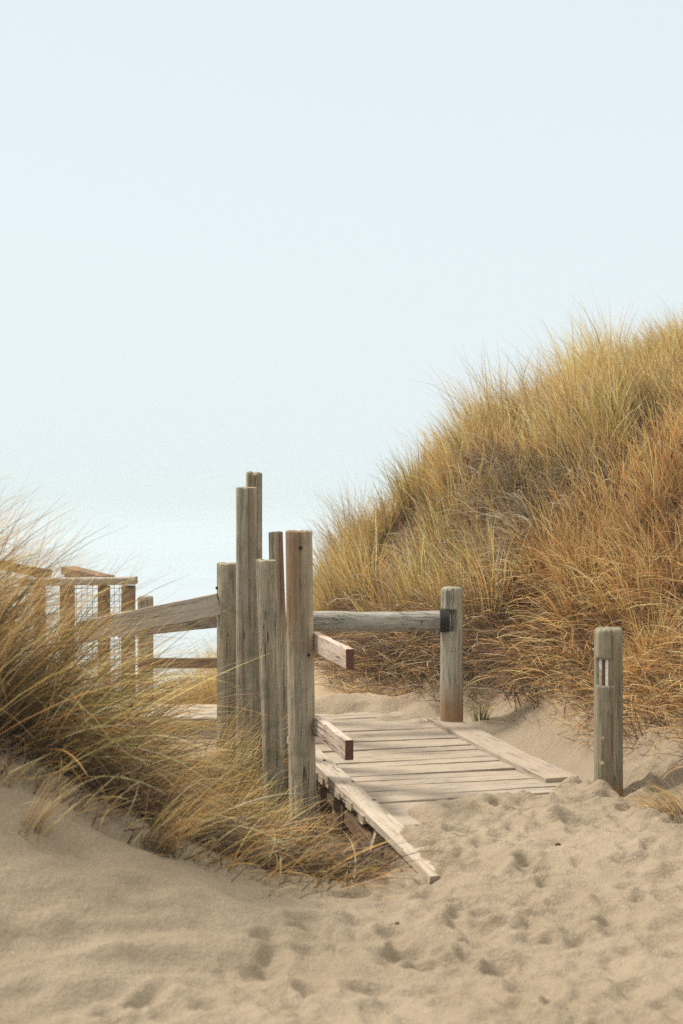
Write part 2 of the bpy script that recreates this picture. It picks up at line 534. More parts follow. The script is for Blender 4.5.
def disc(name, loc, r, depth, normal, mat, parent, n=16):
    bm = bmesh.new()
    bmesh.ops.create_cone(bm, cap_ends=True, segments=n, radius1=r, radius2=r * .85, depth=depth)
    me = bpy.data.meshes.new(name); bm.to_mesh(me); bm.free()
    o = link(name, me, mat, parent)
    mw = Vector(normal).to_track_quat('Z', 'Y').to_matrix().to_4x4(); mw.translation = Vector(loc)
    o.matrix_local = mw
    return o


def tube_mesh(pts, radii, n=8):
    pts = [Vector(p) for p in pts]
    V = []; Fq = []
    for i, p in enumerate(pts):
        t = (pts[min(i + 1, len(pts) - 1)] - pts[max(i - 1, 0)]).normalized()
        u = t.orthogonal().normalized(); w = t.cross(u)
        for q in range(n):
            a = 2 * math.pi * q / n
            V.append(p + (u * math.cos(a) + w * math.sin(a)) * radii[i])
    for i in range(len(pts) - 1):
        for q in range(n):
            Fq.append((i * n + q, i * n + (q + 1) % n, (i + 1) * n + (q + 1) % n, (i + 1) * n + q))
    Fq += [tuple(reversed(range(n))), tuple(range((len(pts) - 1) * n, len(pts) * n))]
    me = bpy.data.meshes.new('tube'); me.from_pydata([tuple(v) for v in V], [], Fq)
    me.polygons.foreach_set('use_smooth', np.ones(len(me.polygons), bool))
    return me


# ---------------------------------------------------------------- ground and sea
X, Y = np.meshgrid(xs, ys)
Z = height(X, Y)
gm = mesh_from('sand', np.stack([X, Y, Z], -1).reshape(-1, 3), grid_faces(len(xs), len(ys)))
bank = (smooth(1.15, 1.55, X + (Y - 9) * .38) * smooth(6.6, 7.6, Y) * (1 - smooth(1.1, 1.6, Z)) * smooth(.02, .12, Z)) * (1 - smooth(11, 12, Y))
bank = np.clip(bank + .7 * smooth(10.2, 10.7, Y + .3 * X) * (1 - smooth(.5, .9, Z)) * (1 - smooth(14, 18, Y)) * (X > -.8), 0, 1)
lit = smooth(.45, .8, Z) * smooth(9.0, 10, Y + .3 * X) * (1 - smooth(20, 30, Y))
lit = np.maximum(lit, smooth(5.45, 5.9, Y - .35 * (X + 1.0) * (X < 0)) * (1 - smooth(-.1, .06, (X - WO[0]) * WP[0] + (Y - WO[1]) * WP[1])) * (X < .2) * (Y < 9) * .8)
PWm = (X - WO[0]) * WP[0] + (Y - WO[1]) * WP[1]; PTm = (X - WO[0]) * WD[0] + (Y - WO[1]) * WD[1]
lit = np.maximum(lit, smooth(-.7, -.4, PWm) * (1 - smooth(.3, .5, PWm)) * smooth(-1.75, -1.45, PTm) * (PTm < 2.4) * (Z < -.03))  # litter colour carried under the deck edge, painting the void's shade
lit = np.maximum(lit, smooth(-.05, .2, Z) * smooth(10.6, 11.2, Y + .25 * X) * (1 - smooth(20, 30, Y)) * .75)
for nm, arr in (('bank', bank), ('litter_shade', lit)):
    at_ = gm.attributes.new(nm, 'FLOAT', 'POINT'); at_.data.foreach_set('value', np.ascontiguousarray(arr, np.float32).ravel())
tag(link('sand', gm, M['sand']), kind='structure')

k = NT('foggy sea')
v = k.coord('Object', (.25, 1, 1))
k.bsdf(k.mix(k.ramp(k.noise(v, .12, 5), .4, .65), (.38, .44, .46), (.42, .48, .50)), .10, k.noise(v, 1.2, 5), .03, .05, spec=.5)
sea = mesh_from('sea', [(-595, 20, -3.3), (595, 20, -3.3), (595, 795, -3.3), (-595, 795, -3.3)], [(0, 1, 2, 3)], False)
tag(link('sea', sea, k.m), kind='structure')


# ---------------------------------------------------------------- grass
def lerp(a, b, t):
    return a + (b - a) * t


def make_blades(P, az, th0, th1, L, w, c0, c1, seg=5, curl=None, rg=rng):
    n = len(P)
    t = np.linspace(0, 1, seg + 1)
    curl = np.zeros(n) if curl is None else curl
    theta = th0[:, None] + (th1 - th0)[:, None] * t[None, :] ** 1.25
    A = az[:, None] + curl[:, None] * t[None, :]
    step = (L / seg)[:, None]
    dx = np.sin(theta) * np.cos(A) * step; dy = np.sin(theta) * np.sin(A) * step; dz = np.cos(theta) * step
    T = np.stack([dx, dy, dz], -1)
    C = np.concatenate([np.zeros((n, 1, 3)), np.cumsum(T[:, :-1], 1)], 1) + P[:, None, :]
    Tn = T / np.linalg.norm(T, axis=-1, keepdims=True)
    S = np.stack([-np.sin(A), np.cos(A), np.zeros_like(A)], -1)
    N = np.cross(Tn, S)
    roll = rg.uniform(-1.3, 1.3, n)[:, None, None]
    S = S * np.cos(roll) + N * np.sin(roll)
    wid = w[:, None] * np.clip(1.08 - t[None, :] ** 1.6, .10, 1)
    V = np.stack([C - S * wid[..., None] * .5, C + S * wid[..., None] * .5], 2)      # n, seg+1, 2, 3
    c0 = c0 * .42  # roots darkened: shade of the gaps put into the blade colour
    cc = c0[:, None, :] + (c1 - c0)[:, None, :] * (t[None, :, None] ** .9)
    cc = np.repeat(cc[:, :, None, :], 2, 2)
    return V, cc


def blades_object(name, chunks, mat, parent=None, origin=None):
    vs = []; fs = []; cs = []; off = 0
    for V, c in chunks:
        n, s1 = V.shape[:2]
        vs.append(V.reshape(-1, 3)); cs.append(c.reshape(-1, 3))
        b = np.arange(n)[:, None] * (s1 * 2) + np.arange(s1 - 1)[None, :] * 2 + off
        b = b.ravel(); fs.append(np.stack([b, b + 1, b + 3, b + 2], 1))
        off += n * s1 * 2
    vs = np.concatenate(vs); cs = np.concatenate(cs)
    if origin is not None:
        vs = vs - np.array(origin)
    me = mesh_from(name, vs, np.concatenate(fs))
    col = np.ones((len(vs), 4), np.float32); col[:, :3] = np.clip(cs, .005, .8)
    me.color_attributes.new('tint', 'FLOAT_COLOR', 'POINT').data.foreach_set('color', col.ravel())
    o = link(name, me, mat, parent)
    if origin is not None:
        o.location = origin
    return o


def pal(names, n, rg=rng, jit=.28):
    A = np.array(names)
    c = A[rg.integers(0, len(A), n)]
    return c * np.exp(rg.normal(0, jit, (n, 1))) * np.exp(rg.normal(0, .05, (n, 3)))


GOLD = [(.86, .54, .19), (.88, .61, .26), (.80, .47, .15), (.88, .69, .38), (.74, .48, .16)]
GREENISH = [(.42, .36, .11), (.48, .42, .14), (.34, .31, .09)]
RUST = [(.74, .41, .15), (.78, .48, .20), (.62, .32, .10), (.80, .57, .30)]
GREY = [(.36, .29, .21), (.46, .38, .29), (.27, .20, .14), (.55, .47, .37)]
BROWN = [(.22, .125, .06), (.30, .175, .085), (.17, .095, .05)]
OLIVE = [(.21, .195, .065), (.27, .245, .08), (.17, .155, .05)]
STRAW = [(.66, .48, .24), (.72, .55, .30), (.58, .40, .17)]


def tussock(cx, cy, n, hgt, spread, lean_az, lean, c0, c1, wid=.0042, droop=.75, seg=5, rg=rng, zoff=0.0):
    a = rg.uniform(0, 2 * math.pi, n); r = spread * np.sqrt(rg.uniform(0, 1, n))
    x = cx + r * np.cos(a); y = cy + r * np.sin(a)
    z = base_height(x, y) - .02 + zoff
    out = rg.uniform(.03, .42, n) * (r / spread * .8 + .3)
    hx = np.cos(a) * out + math.cos(lean_az) * lean; hy = np.sin(a) * out + math.sin(lean_az) * lean
    az = np.arctan2(hy, hx) + rg.normal(0, .25, n); th0 = np.hypot(hx, hy) * .7
    th1 = th0 + np.abs(rg.normal(droop, .35, n))
    L = hgt * rg.uniform(.5, 1.15, n)
    return make_blades(np.stack([x, y, z], 1), az, th0, th1, L, wid * rg.uniform(.6, 1.3, n), c0, c1, seg, rg.normal(0, .4, n), rg)


# --- the big dune on the right of the path
chunks = []; thatch = []


def on_dune(cx, cy, slack=0.0):
    if cx < 0 and cy < 11.4:
        return False
    z = base_height([cx], [cy])[0]
    wob = .22 * fbm(np.array([cx * 1.7]), np.array([cy * 1.7]), 71, 2)[0]
    if cx > 1.25:
        lim = .52 if (cy > 9.2 or cx < 1.75) else .30
    else:
        lim = .26
    return z > lim + wob - slack or (cx < .1 and cy > 12.4)


for _ in range(2700):
    cx = rng.uniform(-1.6, 5.0); cy = rng.uniform(7.0, 16.0)
    if not on_dune(cx, cy) or (cy > 14.6 and rng.random() < .5) or (cx > 4 and rng.random() < .5):
        continue
    patch = fbm(np.array([cx * 1.1]), np.array([cy * 1.1]), 80, 3)[0]
    hole = fbm(np.array([cx * 2.1]), np.array([cy * 2.1]), 88, 2)[0]
    if hole < -.20 or (hole < -.05 and rng.random() < .7):
        continue
    grey = math.exp(-((cx - 1.40) / .42) ** 2 - ((cy - 11.0) / .55) ** 2)
    grey = max(grey, .85 * math.exp(-((cx - 2.6) / .55) ** 2 - ((cy - 11.9) / .5) ** 2))
    big = min(1.35, math.exp(rng.normal(0, .26)))
    n = int(64 * big)
    tone = math.exp(rng.normal(0, .30))
    if rng.random() < grey * .95:
        c1 = pal(GREY + GREY + BROWN, n) * tone; c0 = pal(BROWN, n) * .8
        chunks.append(tussock(cx, cy, n, .42 * big, .16, rng.uniform(2.4, 5.5), .65, c0, c1, .0075, 1.7))
    elif cy < 10.5 + .4 * patch and cx > 1.2:
        c1 = pal(RUST + RUST + GOLD[:2], n) * tone; c0 = pal(RUST[:1] + BROWN, n)
        chunks.append(tussock(cx, cy, n, .42 * big, .13, rng.uniform(3, 5.2), .22, c0, c1, .0075, .95))
    else:
        g = rng.random() + patch * .5
        c1 = pal((GOLD + GREENISH) if g < .25 else (GOLD + RUST[:2] if g < .7 else GOLD + STRAW + STRAW), n) * tone
        c0 = pal(GREENISH + BROWN + [(.40, .27, .10)], n)
        tall = .60 if cy > 12.3 else .54
        chunks.append(tussock(cx, cy, n, tall * (.42 + .62 * big) * (1 + .4 * patch + 1.0 * fbm(np.array([cx * 2.0]), np.array([cy * 2.0]), 120, 2)[0]), .11 + .05 * rng.random(), rng.uniform(1.8, 4.6), .16, c0, c1, .0078, .70))
    if rng.random() < .35:      # a few loose stems standing clear of the clump
        m = 9
        chunks.append(tussock(cx, cy, m, .78, .12, rng.uniform(1.8, 4.6), .2, pal(GOLD, m), pal(STRAW + GOLD, m), .0036, .7))
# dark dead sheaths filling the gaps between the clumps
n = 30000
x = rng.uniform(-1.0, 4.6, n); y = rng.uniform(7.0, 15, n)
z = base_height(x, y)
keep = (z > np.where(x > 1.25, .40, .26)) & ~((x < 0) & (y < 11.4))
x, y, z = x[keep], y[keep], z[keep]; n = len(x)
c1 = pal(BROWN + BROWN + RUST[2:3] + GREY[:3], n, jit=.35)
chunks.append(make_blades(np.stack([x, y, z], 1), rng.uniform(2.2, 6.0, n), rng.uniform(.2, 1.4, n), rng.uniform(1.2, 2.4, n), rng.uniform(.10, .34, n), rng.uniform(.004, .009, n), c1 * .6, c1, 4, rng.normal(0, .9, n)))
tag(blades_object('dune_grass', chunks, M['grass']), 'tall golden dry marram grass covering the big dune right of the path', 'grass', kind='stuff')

# --- matted dead thatch and roots hanging on the lower face of the dune
n = 90000
x = rng.uniform(-.5, 3.6, n); y = rng.uniform(7.0, 13, n)
z = base_height(x, y)
toe = np.where(x < .95, .04, .10)
dens = np.clip((z - toe) / .22, 0, 1) * np.where(x > 1.35, .7, 1) * (fbm(x * 2.2, y * 2.2, 93, 3) > -.30)
keep = rng.random(n) < dens * .95 * (z < np.where(x < .95, .62, 1.0))
x, y, z = x[keep], y[keep], z[keep]; n = len(x)
gx = (base_height(x + .05, y) - base_height(x - .05, y)) / .1; gy = (base_height(x, y + .05) - base_height(x, y - .05)) / .1
az = np.arctan2(-gy, -gx) + rng.normal(0, .9, n)
c1 = pal(BROWN + BROWN + GREY + RUST[:2] + STRAW[:1], n, jit=.3); c0 = pal(BROWN, n)
warm = (x > 1.3)[:, None]
c1 = np.where(warm, pal(RUST + GOLD[:2] + BROWN[:2], n, jit=.25), c1)
thatch.append(make_blades(np.stack([x, y, z + rng.uniform(-.01, .05, n)], 1), az, rng.uniform(.2, 1.5, n), rng.uniform(1.6, 2.7, n), rng.uniform(.15, .5, n),
              rng.uniform(.004, .009, n), c0, c1, 5, rng.normal(0, 1.0, n)))
# sparse straw on the sand bank and at its foot
n = 48000
x = rng.uniform(-.6, 3.0, n); y = rng.uniform(6.2, 11.6, n); z = height(x, y)
keep = (z > .03) & (z < .9) & ((x + (y - 9) * .35) > 1.22 + rng.normal(0, .14, n)) & (rng.random(n) < .35 + 1.6 * np.maximum(fbm(x * 3, y * 3, 97, 3), -.15)) | ((y + .3 * x > 10.55) & (z < .35) & (rng.random(n) < .9) & (z > .02))
x, y, z = x[keep], y[keep], z[keep]; n = len(x)
c1 = pal(STRAW + RUST[:2] + BROWN[:1], n, jit=.25)
thatch.append(make_blades(np.stack([x, y, z + .004], 1), rng.uniform(0, 6.28, n), rng.uniform(1.0, 1.6, n), rng.uniform(1.4, 2.0, n), rng.uniform(.06, .28, n), rng.uniform(.0025, .005, n), c1 * .8, c1, 4, rng.normal(0, .9, n)))
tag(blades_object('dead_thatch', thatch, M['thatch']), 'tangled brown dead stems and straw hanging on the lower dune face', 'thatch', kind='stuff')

# --- wind-combed marram on the left hump
chunks = []
n = 17000
x = rng.uniform(-3.4, .12, n); y = rng.uniform(5.0, 8.6, n)
edge = 5.30 + .42 * np.clip(x + 1.25, 0, 1.2) + .14 * fbm(x * 3, y * 3, 61, 2) * 2
pw = (x - WO[0]) * WP[0] + (y - WO[1]) * WP[1]
pt = (x - WO[0]) * WD[0] + (y - WO[1]) * WD[1]
keep = (y > edge) & (pw < -.16) & (rng.random(n) < np.clip(.50 + 3.2 * fbm(x * 2.3, y * 2.3, 66, 3), .03, 1))
keep &= ~((pw > -.8) & (pt > -.75) & (rng.random(n) < .30))
keep &= ~((pw > -.50) & (pt > -1.9) & (pt < -.3) & (rng.random(n) < .55))
x, y = x[keep], y[keep]; n = len(x); z = base_height(x, y) - .02
slope = smooth(-1.5, -.5, x)
cl = fbm(x * 2.6, y * 2.6, 77, 3)
az = rng.normal(-.12, .34, n) - .25 * slope + 1.1 * cl
tone = np.exp(1.3 * fbm(x * 3.4, y * 3.4, 69, 2))[:, None]
th0 = np.clip(rng.normal(.75, .28, n) - .5 * fbm(x * 3, y * 3, 78, 2), .1, 1.4) + .12 * slope
th1 = th0 + np.abs(rng.normal(.85, .35, n))
L = (rng.uniform(.34, .92, n) + .14 * (x < -1.15)) * np.where((x > -1.15) & (y > 5.8), .74, 1) * (1 - .12 * slope) * np.where(pw[keep] > -.5, .85, 1)
L = np.where(pt[keep] < .1, np.minimum(L, np.maximum(.14, (-.10 - pw[keep]) * 1.2 + .06)), L)
c0 = pal(OLIVE + BROWN + BROWN, n, jit=.35) * .5  # roots darker still, painting the shade inside the clump
c1 = tone * (.98 - .10 * slope[:, None]) * np.where((rng.random(n) < .22 - .7 * cl)[:, None], pal(OLIVE + GREENISH, n, jit=.35), pal(GOLD[:4] + RUST + RUST[:2] + BROWN + BROWN[:2], n, jit=.35))
chunks.append(make_blades(np.stack([x, y, z], 1), az, th0, th1, L, rng.uniform(.003, .0075, n), c0, c1, 7, rng.normal(0, .35, n)))
# dark dead litter low in the clump, darkened for the shade inside it
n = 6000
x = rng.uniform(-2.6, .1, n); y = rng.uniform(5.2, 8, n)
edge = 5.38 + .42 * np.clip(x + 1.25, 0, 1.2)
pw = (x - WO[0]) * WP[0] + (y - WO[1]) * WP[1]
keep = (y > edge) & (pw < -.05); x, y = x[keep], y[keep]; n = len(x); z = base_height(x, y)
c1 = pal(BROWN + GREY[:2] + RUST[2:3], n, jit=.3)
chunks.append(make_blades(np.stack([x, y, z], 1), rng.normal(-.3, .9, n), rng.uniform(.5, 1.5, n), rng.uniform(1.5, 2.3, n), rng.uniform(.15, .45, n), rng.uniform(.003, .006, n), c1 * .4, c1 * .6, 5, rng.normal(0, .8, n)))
# fuller tufts standing round the feet of the grouped posts
for px_, Y_, hh_, nn_ in ((196, 8.3, .62, 90), (214, 8.7, .66, 110), (231, 8.5, .66, 120), (246, 8.0, .60, 100), (262, 7.5, .50, 80), (236, 7.2, .50, 90), (205, 7.3, .50, 90),
                          (284, 7.15, .42, 70), (262, 6.7, .40, 70), (300, 6.85, .32, 50)):
    chunks.append(tussock((px_ - 341.5) * Y_ / F, Y_, nn_, hh_, .11, rng.uniform(-.5, .3), .42, pal(OLIVE + BROWN, nn_) * .8,
                          pal(GREENISH + GOLD + STRAW[:1] + RUST[:1], nn_), .0052, .9, 6))
# broken stems and dead litter in the hollow beside the walkway, darkened for the void's shade
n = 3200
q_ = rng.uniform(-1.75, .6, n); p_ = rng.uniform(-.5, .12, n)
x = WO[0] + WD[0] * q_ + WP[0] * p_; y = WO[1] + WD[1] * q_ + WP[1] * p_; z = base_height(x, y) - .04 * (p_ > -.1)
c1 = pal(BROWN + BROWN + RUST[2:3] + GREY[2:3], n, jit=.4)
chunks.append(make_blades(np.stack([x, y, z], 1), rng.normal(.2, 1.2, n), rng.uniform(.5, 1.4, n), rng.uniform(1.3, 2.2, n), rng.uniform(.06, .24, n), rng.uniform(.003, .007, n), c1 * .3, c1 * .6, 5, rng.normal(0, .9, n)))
# tall loose stalks at the near left end of the hump
n = 1500
x = rng.uniform(-2.6, -1.35, n); y = rng.uniform(5.0, 6.4, n); z = base_height(x, y)
az = rng.normal(.1, .55, n); th0 = np.abs(rng.normal(.42, .22, n))
c1 = pal(GOLD + RUST + BROWN, n, jit=.25)
chunks.append(make_blades(np.stack([x, y, z], 1), az, th0, th0 + np.abs(rng.normal(.5, .3, n)), rng.uniform(.4, 1.0, n), rng.uniform(.0025, .005, n), pal(OLIVE + BROWN, n), c1, 7, rng.normal(0, .3, n)))
# stray shoots and fallen straw where the grass meets the bare sand
n = 420
x = rng.uniform(-1.7, .1, n); y = 5.22 + .42 * np.clip(x + 1.25, 0, 1.2) + rng.normal(0, .10, n); z = height(x, y)
c1 = pal(STRAW + GOLD + BROWN, n, jit=.3)
chunks.append(make_blades(np.stack([x, y, z], 1), rng.normal(-.3, .8, n), rng.uniform(.5, 1.4, n), rng.uniform(1.3, 1.8, n), rng.uniform(.08, .34, n), rng.uniform(.003, .006, n), c1 * .8, c1, 6, rng.normal(0, .6, n)))
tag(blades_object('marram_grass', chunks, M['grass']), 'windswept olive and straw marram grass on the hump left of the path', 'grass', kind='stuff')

# --- golden grass on the lower ground beyond the fence
chunks = []
for _ in range(500):
    cx = rng.uniform(-3.6, -.3); cy = rng.uniform(12.3, 16)
    n = 40
    chunks.append(tussock(cx, cy, n, .5, .15, rng.uniform(0, 6), .15, pal(GREENISH + GOLD, n) * .7, pal(GOLD + RUST[:1], n), .005, .8))
tag(blades_object('beach_grass', chunks, M['grass']), 'low golden grass growing beyond the rail fence towards the beach', 'grass', kind='stuff')


# --- single tufts one can point at
def tuft(name, cx, cy, n, hgt, spread, az, lean, c0, c1, label, cat, wid=.004, droop=.7, surf=True):
    z = float(height(np.array([cx]), np.array([cy]))[0])
    dz = z - float(base_height([cx], [cy])[0])
    o = blades_object(name, [tussock(cx, cy, n, hgt, spread, az, lean, c0, c1, wid, droop, 6, zoff=dz)], M['grass'], None, (cx, cy, z))
    return tag(o, label, cat)


n = 320
tuft('grass_tussock', 2.06, 13.35, n, .80, .15, 2.7, .5, pal(BROWN, n), pal(BROWN + OLIVE + GREY[:1], n), 'dark brown tussock leaning left on the crest line of the dune', 'tussock', .005, .35)
tuft('grass_tussock', 2.78, 13.2, n, .66, .15, 2.4, .35, pal(BROWN, n), pal(BROWN + RUST, n), 'rusty brown tussock on the highest part of the dune skyline', 'tussock', .005, .4)
n = 70
tuft('grass_tuft', .92, 9.42, n, .16, .05, 1.5, .05, pal(OLIVE, n), pal(GREENISH + OLIVE, n), 'small green tuft at the foot of the post holding the log rail', 'tuft', .004, .6)
n = 46
tuft('grass_tuft', -1.09, 4.95, n, .26, .05, .2, .8, pal(STRAW, n) * .8, pal(STRAW, n), 'dry splayed straw tuft on the sand at the left edge', 'tuft', .0045, .5)
n = 110
tuft('grass_tuft', -.72, 5.42, n, .42, .05, -.35, .9, pal(STRAW + RUST[1:2], n) * .75, pal(STRAW + GOLD, n), 'bright straw tuft fanning right from the sandy edge of the left grass', 'tuft', .0042, .8)
n = 150
tuft('grass_tuft', 1.63, 6.85, n, .24, .12, 3.4, .75, pal(STRAW, n) * .8, pal(STRAW + RUST[:2], n), 'pale dead straw clump at the sandy foot of the bank beyond the bollard', 'tuft', .0042, 1.0)

# ---------------------------------------------------------------- the boardwalk
bw = empty('boardwalk', walk(.6, WW / 2), 'sandy plank boardwalk half buried at its near end, between the posts and the dune', 'boardwalk')
binv = bw.matrix_basis.inverted()
deck_v = []; deck_f = []
t = -1.36; i = 0
while t < 2.35:
    w = .116 + .006 * random.uniform(-1, 1)
    a = walk(t + w / 2, (-.02 if t < .7 else .10) + .02 * random.uniform(-1, 1), -.02 + .004 * random.uniform(-1, 1))
    b = walk(t + w / 2 + .006 * random.uniform(-1, 1), WW - .03 + .02 * random.uniform(-1, 1), -.02 + .004 * random.uniform(-1, 1))
    me = board_mesh((b - a).length, w, .04, 100 + i, nseg=26, warp=.005)
    mm = Matrix.Rotation(math.atan2(WP[1], WP[0]), 4, 'Z').inverted() @ binv @ frame(a, b)
    off = len(deck_v)
    deck_v += [tuple(mm @ v.co) for v in me.vertices]
    deck_f += [tuple(off + q for q in p.vertices) for p in me.polygons]
    bpy.data.meshes.remove(me)
    t += w + (random.choice((.010, .014, .018)) if i % 3 else random.choice((.0015, .003, .010))); i += 1
me = bpy.data.meshes.new('deck'); me.from_pydata(deck_v, [], deck_f)
link('deck', me, M['deck'], bw, Matrix.Rotation(math.atan2(WP[1], WP[0]), 4, 'Z'))
board('edge_board', walk(-2.16, .030, -.040), walk(.75, .040, .040), .115, .042, M['edge'], bw, 3, bev=.005, nseg=80)
board('edge_board', walk(-.66, WW - .09, .008), walk(1.4, WW - .10, .010), .19, .040, M['deck'], bw, 4, bev=.005, nseg=60)
board('joist', walk(-1.5, .10, -.115), walk(.8, .10, -.115), .045, .14, M['brace'], bw, 5)
board('joist', walk(-.9, WW - .15, -.115), walk(2.3, WW - .15, -.115), .045, .14, M['brace'], bw, 6)
board('support_block', walk(-.12, .02, -.045), walk(-.12, .02, -.21), .10, .07, M['brace'], bw, 7, up=(1, 0, 0))
board('support_block', walk(-.55, .035, -.045), walk(-.50, .03, -.24), .075, .05, M['brace'], bw, 8, up=(1, 0, 0))
board('support_block', walk(-1.22, .03, -.03), walk(-1.10, .03, -.17), .06, .05, M['pale_wood'], bw, 9, up=(1, 0, 0))  # pale colour stands in for light falling on this block
board('brace', walk(-.15, .03, -.10), walk(-1.25, .03, -.19), .04, .075, M['brace'], bw, 10)
for q, (tt, pp) in enumerate(((-1.0, .05), (-.55, .06), (.05, .05), (.62, .06))):
    disc('bolt', binv @ walk(tt, pp, .0455), .009, .004, (0, 0, 1), M['iron'], bw)

# ---------------------------------------------------------------- posts
CR = [(-1.35, .07, .014, .3, 3), (-2.1, .05, .010, -.2, .8), (-.7, .05, .009, .2, 1.6), (.6, .06, .012, 0, 2), (2.4, .05, .010, .4, 2.2)]


def zat(py, Y):
    return EYE - (py - HZ) * Y / F


def post_at(px, Y, zb):
    return Vector(((px - 341.5) * Y / F, Y, zb))


# front post with the two short rails bolted to its path side
b0 = post_at(298.8, 7.65, -.52); b0.x += .026
h = zat(531, 7.65) + .52
fr = empty('handrail', b0, 'thick round post with brown stained top and two short bleached rails pointing at the path', 'handrail')
link('post', post_mesh(.0715, h, -.5, seed=21, cracks=[(-1.35, .06, .022, h - .62, 9), (-1.62, .05, .008, .2, 1.1), (-2.3, .05, .008, .3, 1.5), (-.6, .06, .010, .1, .9)], rim=.006, flare=.02, lean=(-.014, 0)),
     M['post_stain'], fr)
disc('bolt', (-.014, -.069, h - .088), .011, .012, (.1, -1, 0), M['iron'], fr)
disc('bolt', (.030, -.0665, h - .66), .009, .010, (.35, -1, 0), M['iron'], fr)
for zr, nm, e, sd in ((.755, 'rail', -1.03, 31), (.305, 'rail', -1.02, 32)):
    board(nm, walk(-.26, -.080, zr), walk(e, -.080, zr - .006), .042, .100, M['rail'], fr, sd, end=M['endgrain'], bev=.003)

TP = 'weathered posts clustered beside the boardwalk'


def timber_post(px, Y, r, ytop, zb, mat, seed, label, **kw):
    b = post_at(px, Y, zb)
    hh = zat(ytop, Y) - zb
    b.x -= kw.get('lean', (0, 0))[0] * hh
    o = link('timber_post', post_mesh(r, hh, -.5, seed=seed, **kw), mat)
    o.location = b
    return tag(o, label, 'post', TP)


timber_post(246.5, 9.0, .066, 487.5, -.52, M['post_grey'], 22, 'tall grey flat-topped post, broader of the tall pair and left of its taller neighbour', cracks=[(-1.2, .10, .014, .9, 9), (-1.9, .06, .012, .2, 9), (-.7, .07, .012, .1, 1.5)], rim=.004, power=2.6)
timber_post(254.0, 9.75, .055, 473, -.45, M['post_grey'], 23, 'tallest slim post with a chipped top, rising behind the broad grey one', cracks=[(-2.0, .16, .024, 1.75, 9), (-1.0, .07, .012, 1, 9)], rim=.004, power=2.6, topnoise=.012)
timber_post(265.8, 8.15, .057, 560, -.54, M['post'], 24, 'short green tinged post touching the orange stained round post', cracks=[(-1.0, .08, .013, .2, 9), (-1.9, .05, .009, .2, 1.2), (-2.6, .06, .009, .4, 9)], rim=.006, lean=(-.036, 0))
timber_post(275.6, 8.95, .0455, 532, -.45, M['post_stain_back'], 25, 'rust streaked post peeking out behind the short green tinged post', cracks=[(-2.1, .12, .02, h - .6, 9), (-1.0, .07, .012, .3, 9)], rim=.005, lean=(-.028, 0), flare=.28)

# post with the sloping boards running down to the left
b0 = post_at(226.8, 9.2, -.50)
h = zat(563, 9.2) + .50
rr = empty('ramp_railing', b0, 'pale post with two grey boards sloping down leftwards into the grass', 'railing')
link('post', post_mesh(.0655, h, -.5, seed=26, cracks=[(-2.75, .10, .012, .4, 9), (-1.2, .06, .010, .5, 1.1), (-.8, .05, .008, .1, .8)], rim=.010), M['post'], rr)
disc('bolt', (-.062, -.022, h - .16), .011, .014, (-1, -.4, 0), M['iron'], rr)
disc('bolt', (.012, -.0645, h - .46), .006, .008, (.1, -1, 0), M['iron'], rr)
a = at(219, 604, 9.17); b = at(78, 633, 9.05)
board('board', b, a, .14, .04, M['slope'], rr, 41, up=(0, -1, 0), bev=.003)
a = at(219, 617.5, 9.26); b = at(118, 628, 9.32)
board('board', b, a, .125, .04, M['slope'], rr, 42, up=(0, -1, 0), bev=.003)

# log barrier across the walkway
pz = -.04
b0 = post_at(451.5, 9.5, pz)
h = zat(587, 9.5) - pz
lb = empty('log_barrier', b0, 'grey log rail held in the notch of a round post with a sandy foot', 'barrier')
zl = zat(620.5, 9.42) - pz
link('post', post_mesh(.0735, h, -.4, seed=27, cracks=[(-2.05, .07, .022, h - .22, 9), (-1.2, .08, .008, .2, .7), (-1.75, .05, .012, .2, .55), (-.9, .06, .008, .1, .5)], rim=.022, notch=(zl - .075, zl + .07, (-.82, -.57), .012), flare=.05), M['post_foot'], lb)
lx0 = (272 - 341.5) * 9.2 / F - b0.x
pts = []; rad = []
for q in np.linspace(0, 1, 40):
    xx = lerp(lx0, -.018, q)
    pts.append((xx, lerp(-.22, -.055, q) + .004 * math.sin(q * 9), zl + .006 * math.sin(q * 5 + 1)))
    rad.append((.066 + .002 * math.sin(q * 23)) * (1 if q < .985 else .93))
lo = link('log_rail', tube_mesh([(p[0] + .018, p[1] + .055, p[2] - zl) for p in pts], rad, 36), M['log'], lb)
lo.location = (-.018, -.055, zl)
# dark sleeve added round the log end, standing in for the notch's deep shadow
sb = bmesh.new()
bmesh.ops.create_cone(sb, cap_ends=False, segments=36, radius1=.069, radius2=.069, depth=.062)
sm = bpy.data.meshes.new('shade_sleeve'); sb.to_mesh(sm); sb.free()
so = link('notch_shade', sm, M['iron'], lb)
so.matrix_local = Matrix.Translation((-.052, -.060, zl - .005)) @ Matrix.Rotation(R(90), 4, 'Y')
md = so.modifiers.new('thick', 'SOLIDIFY'); md.thickness = .006; md.offset = 1

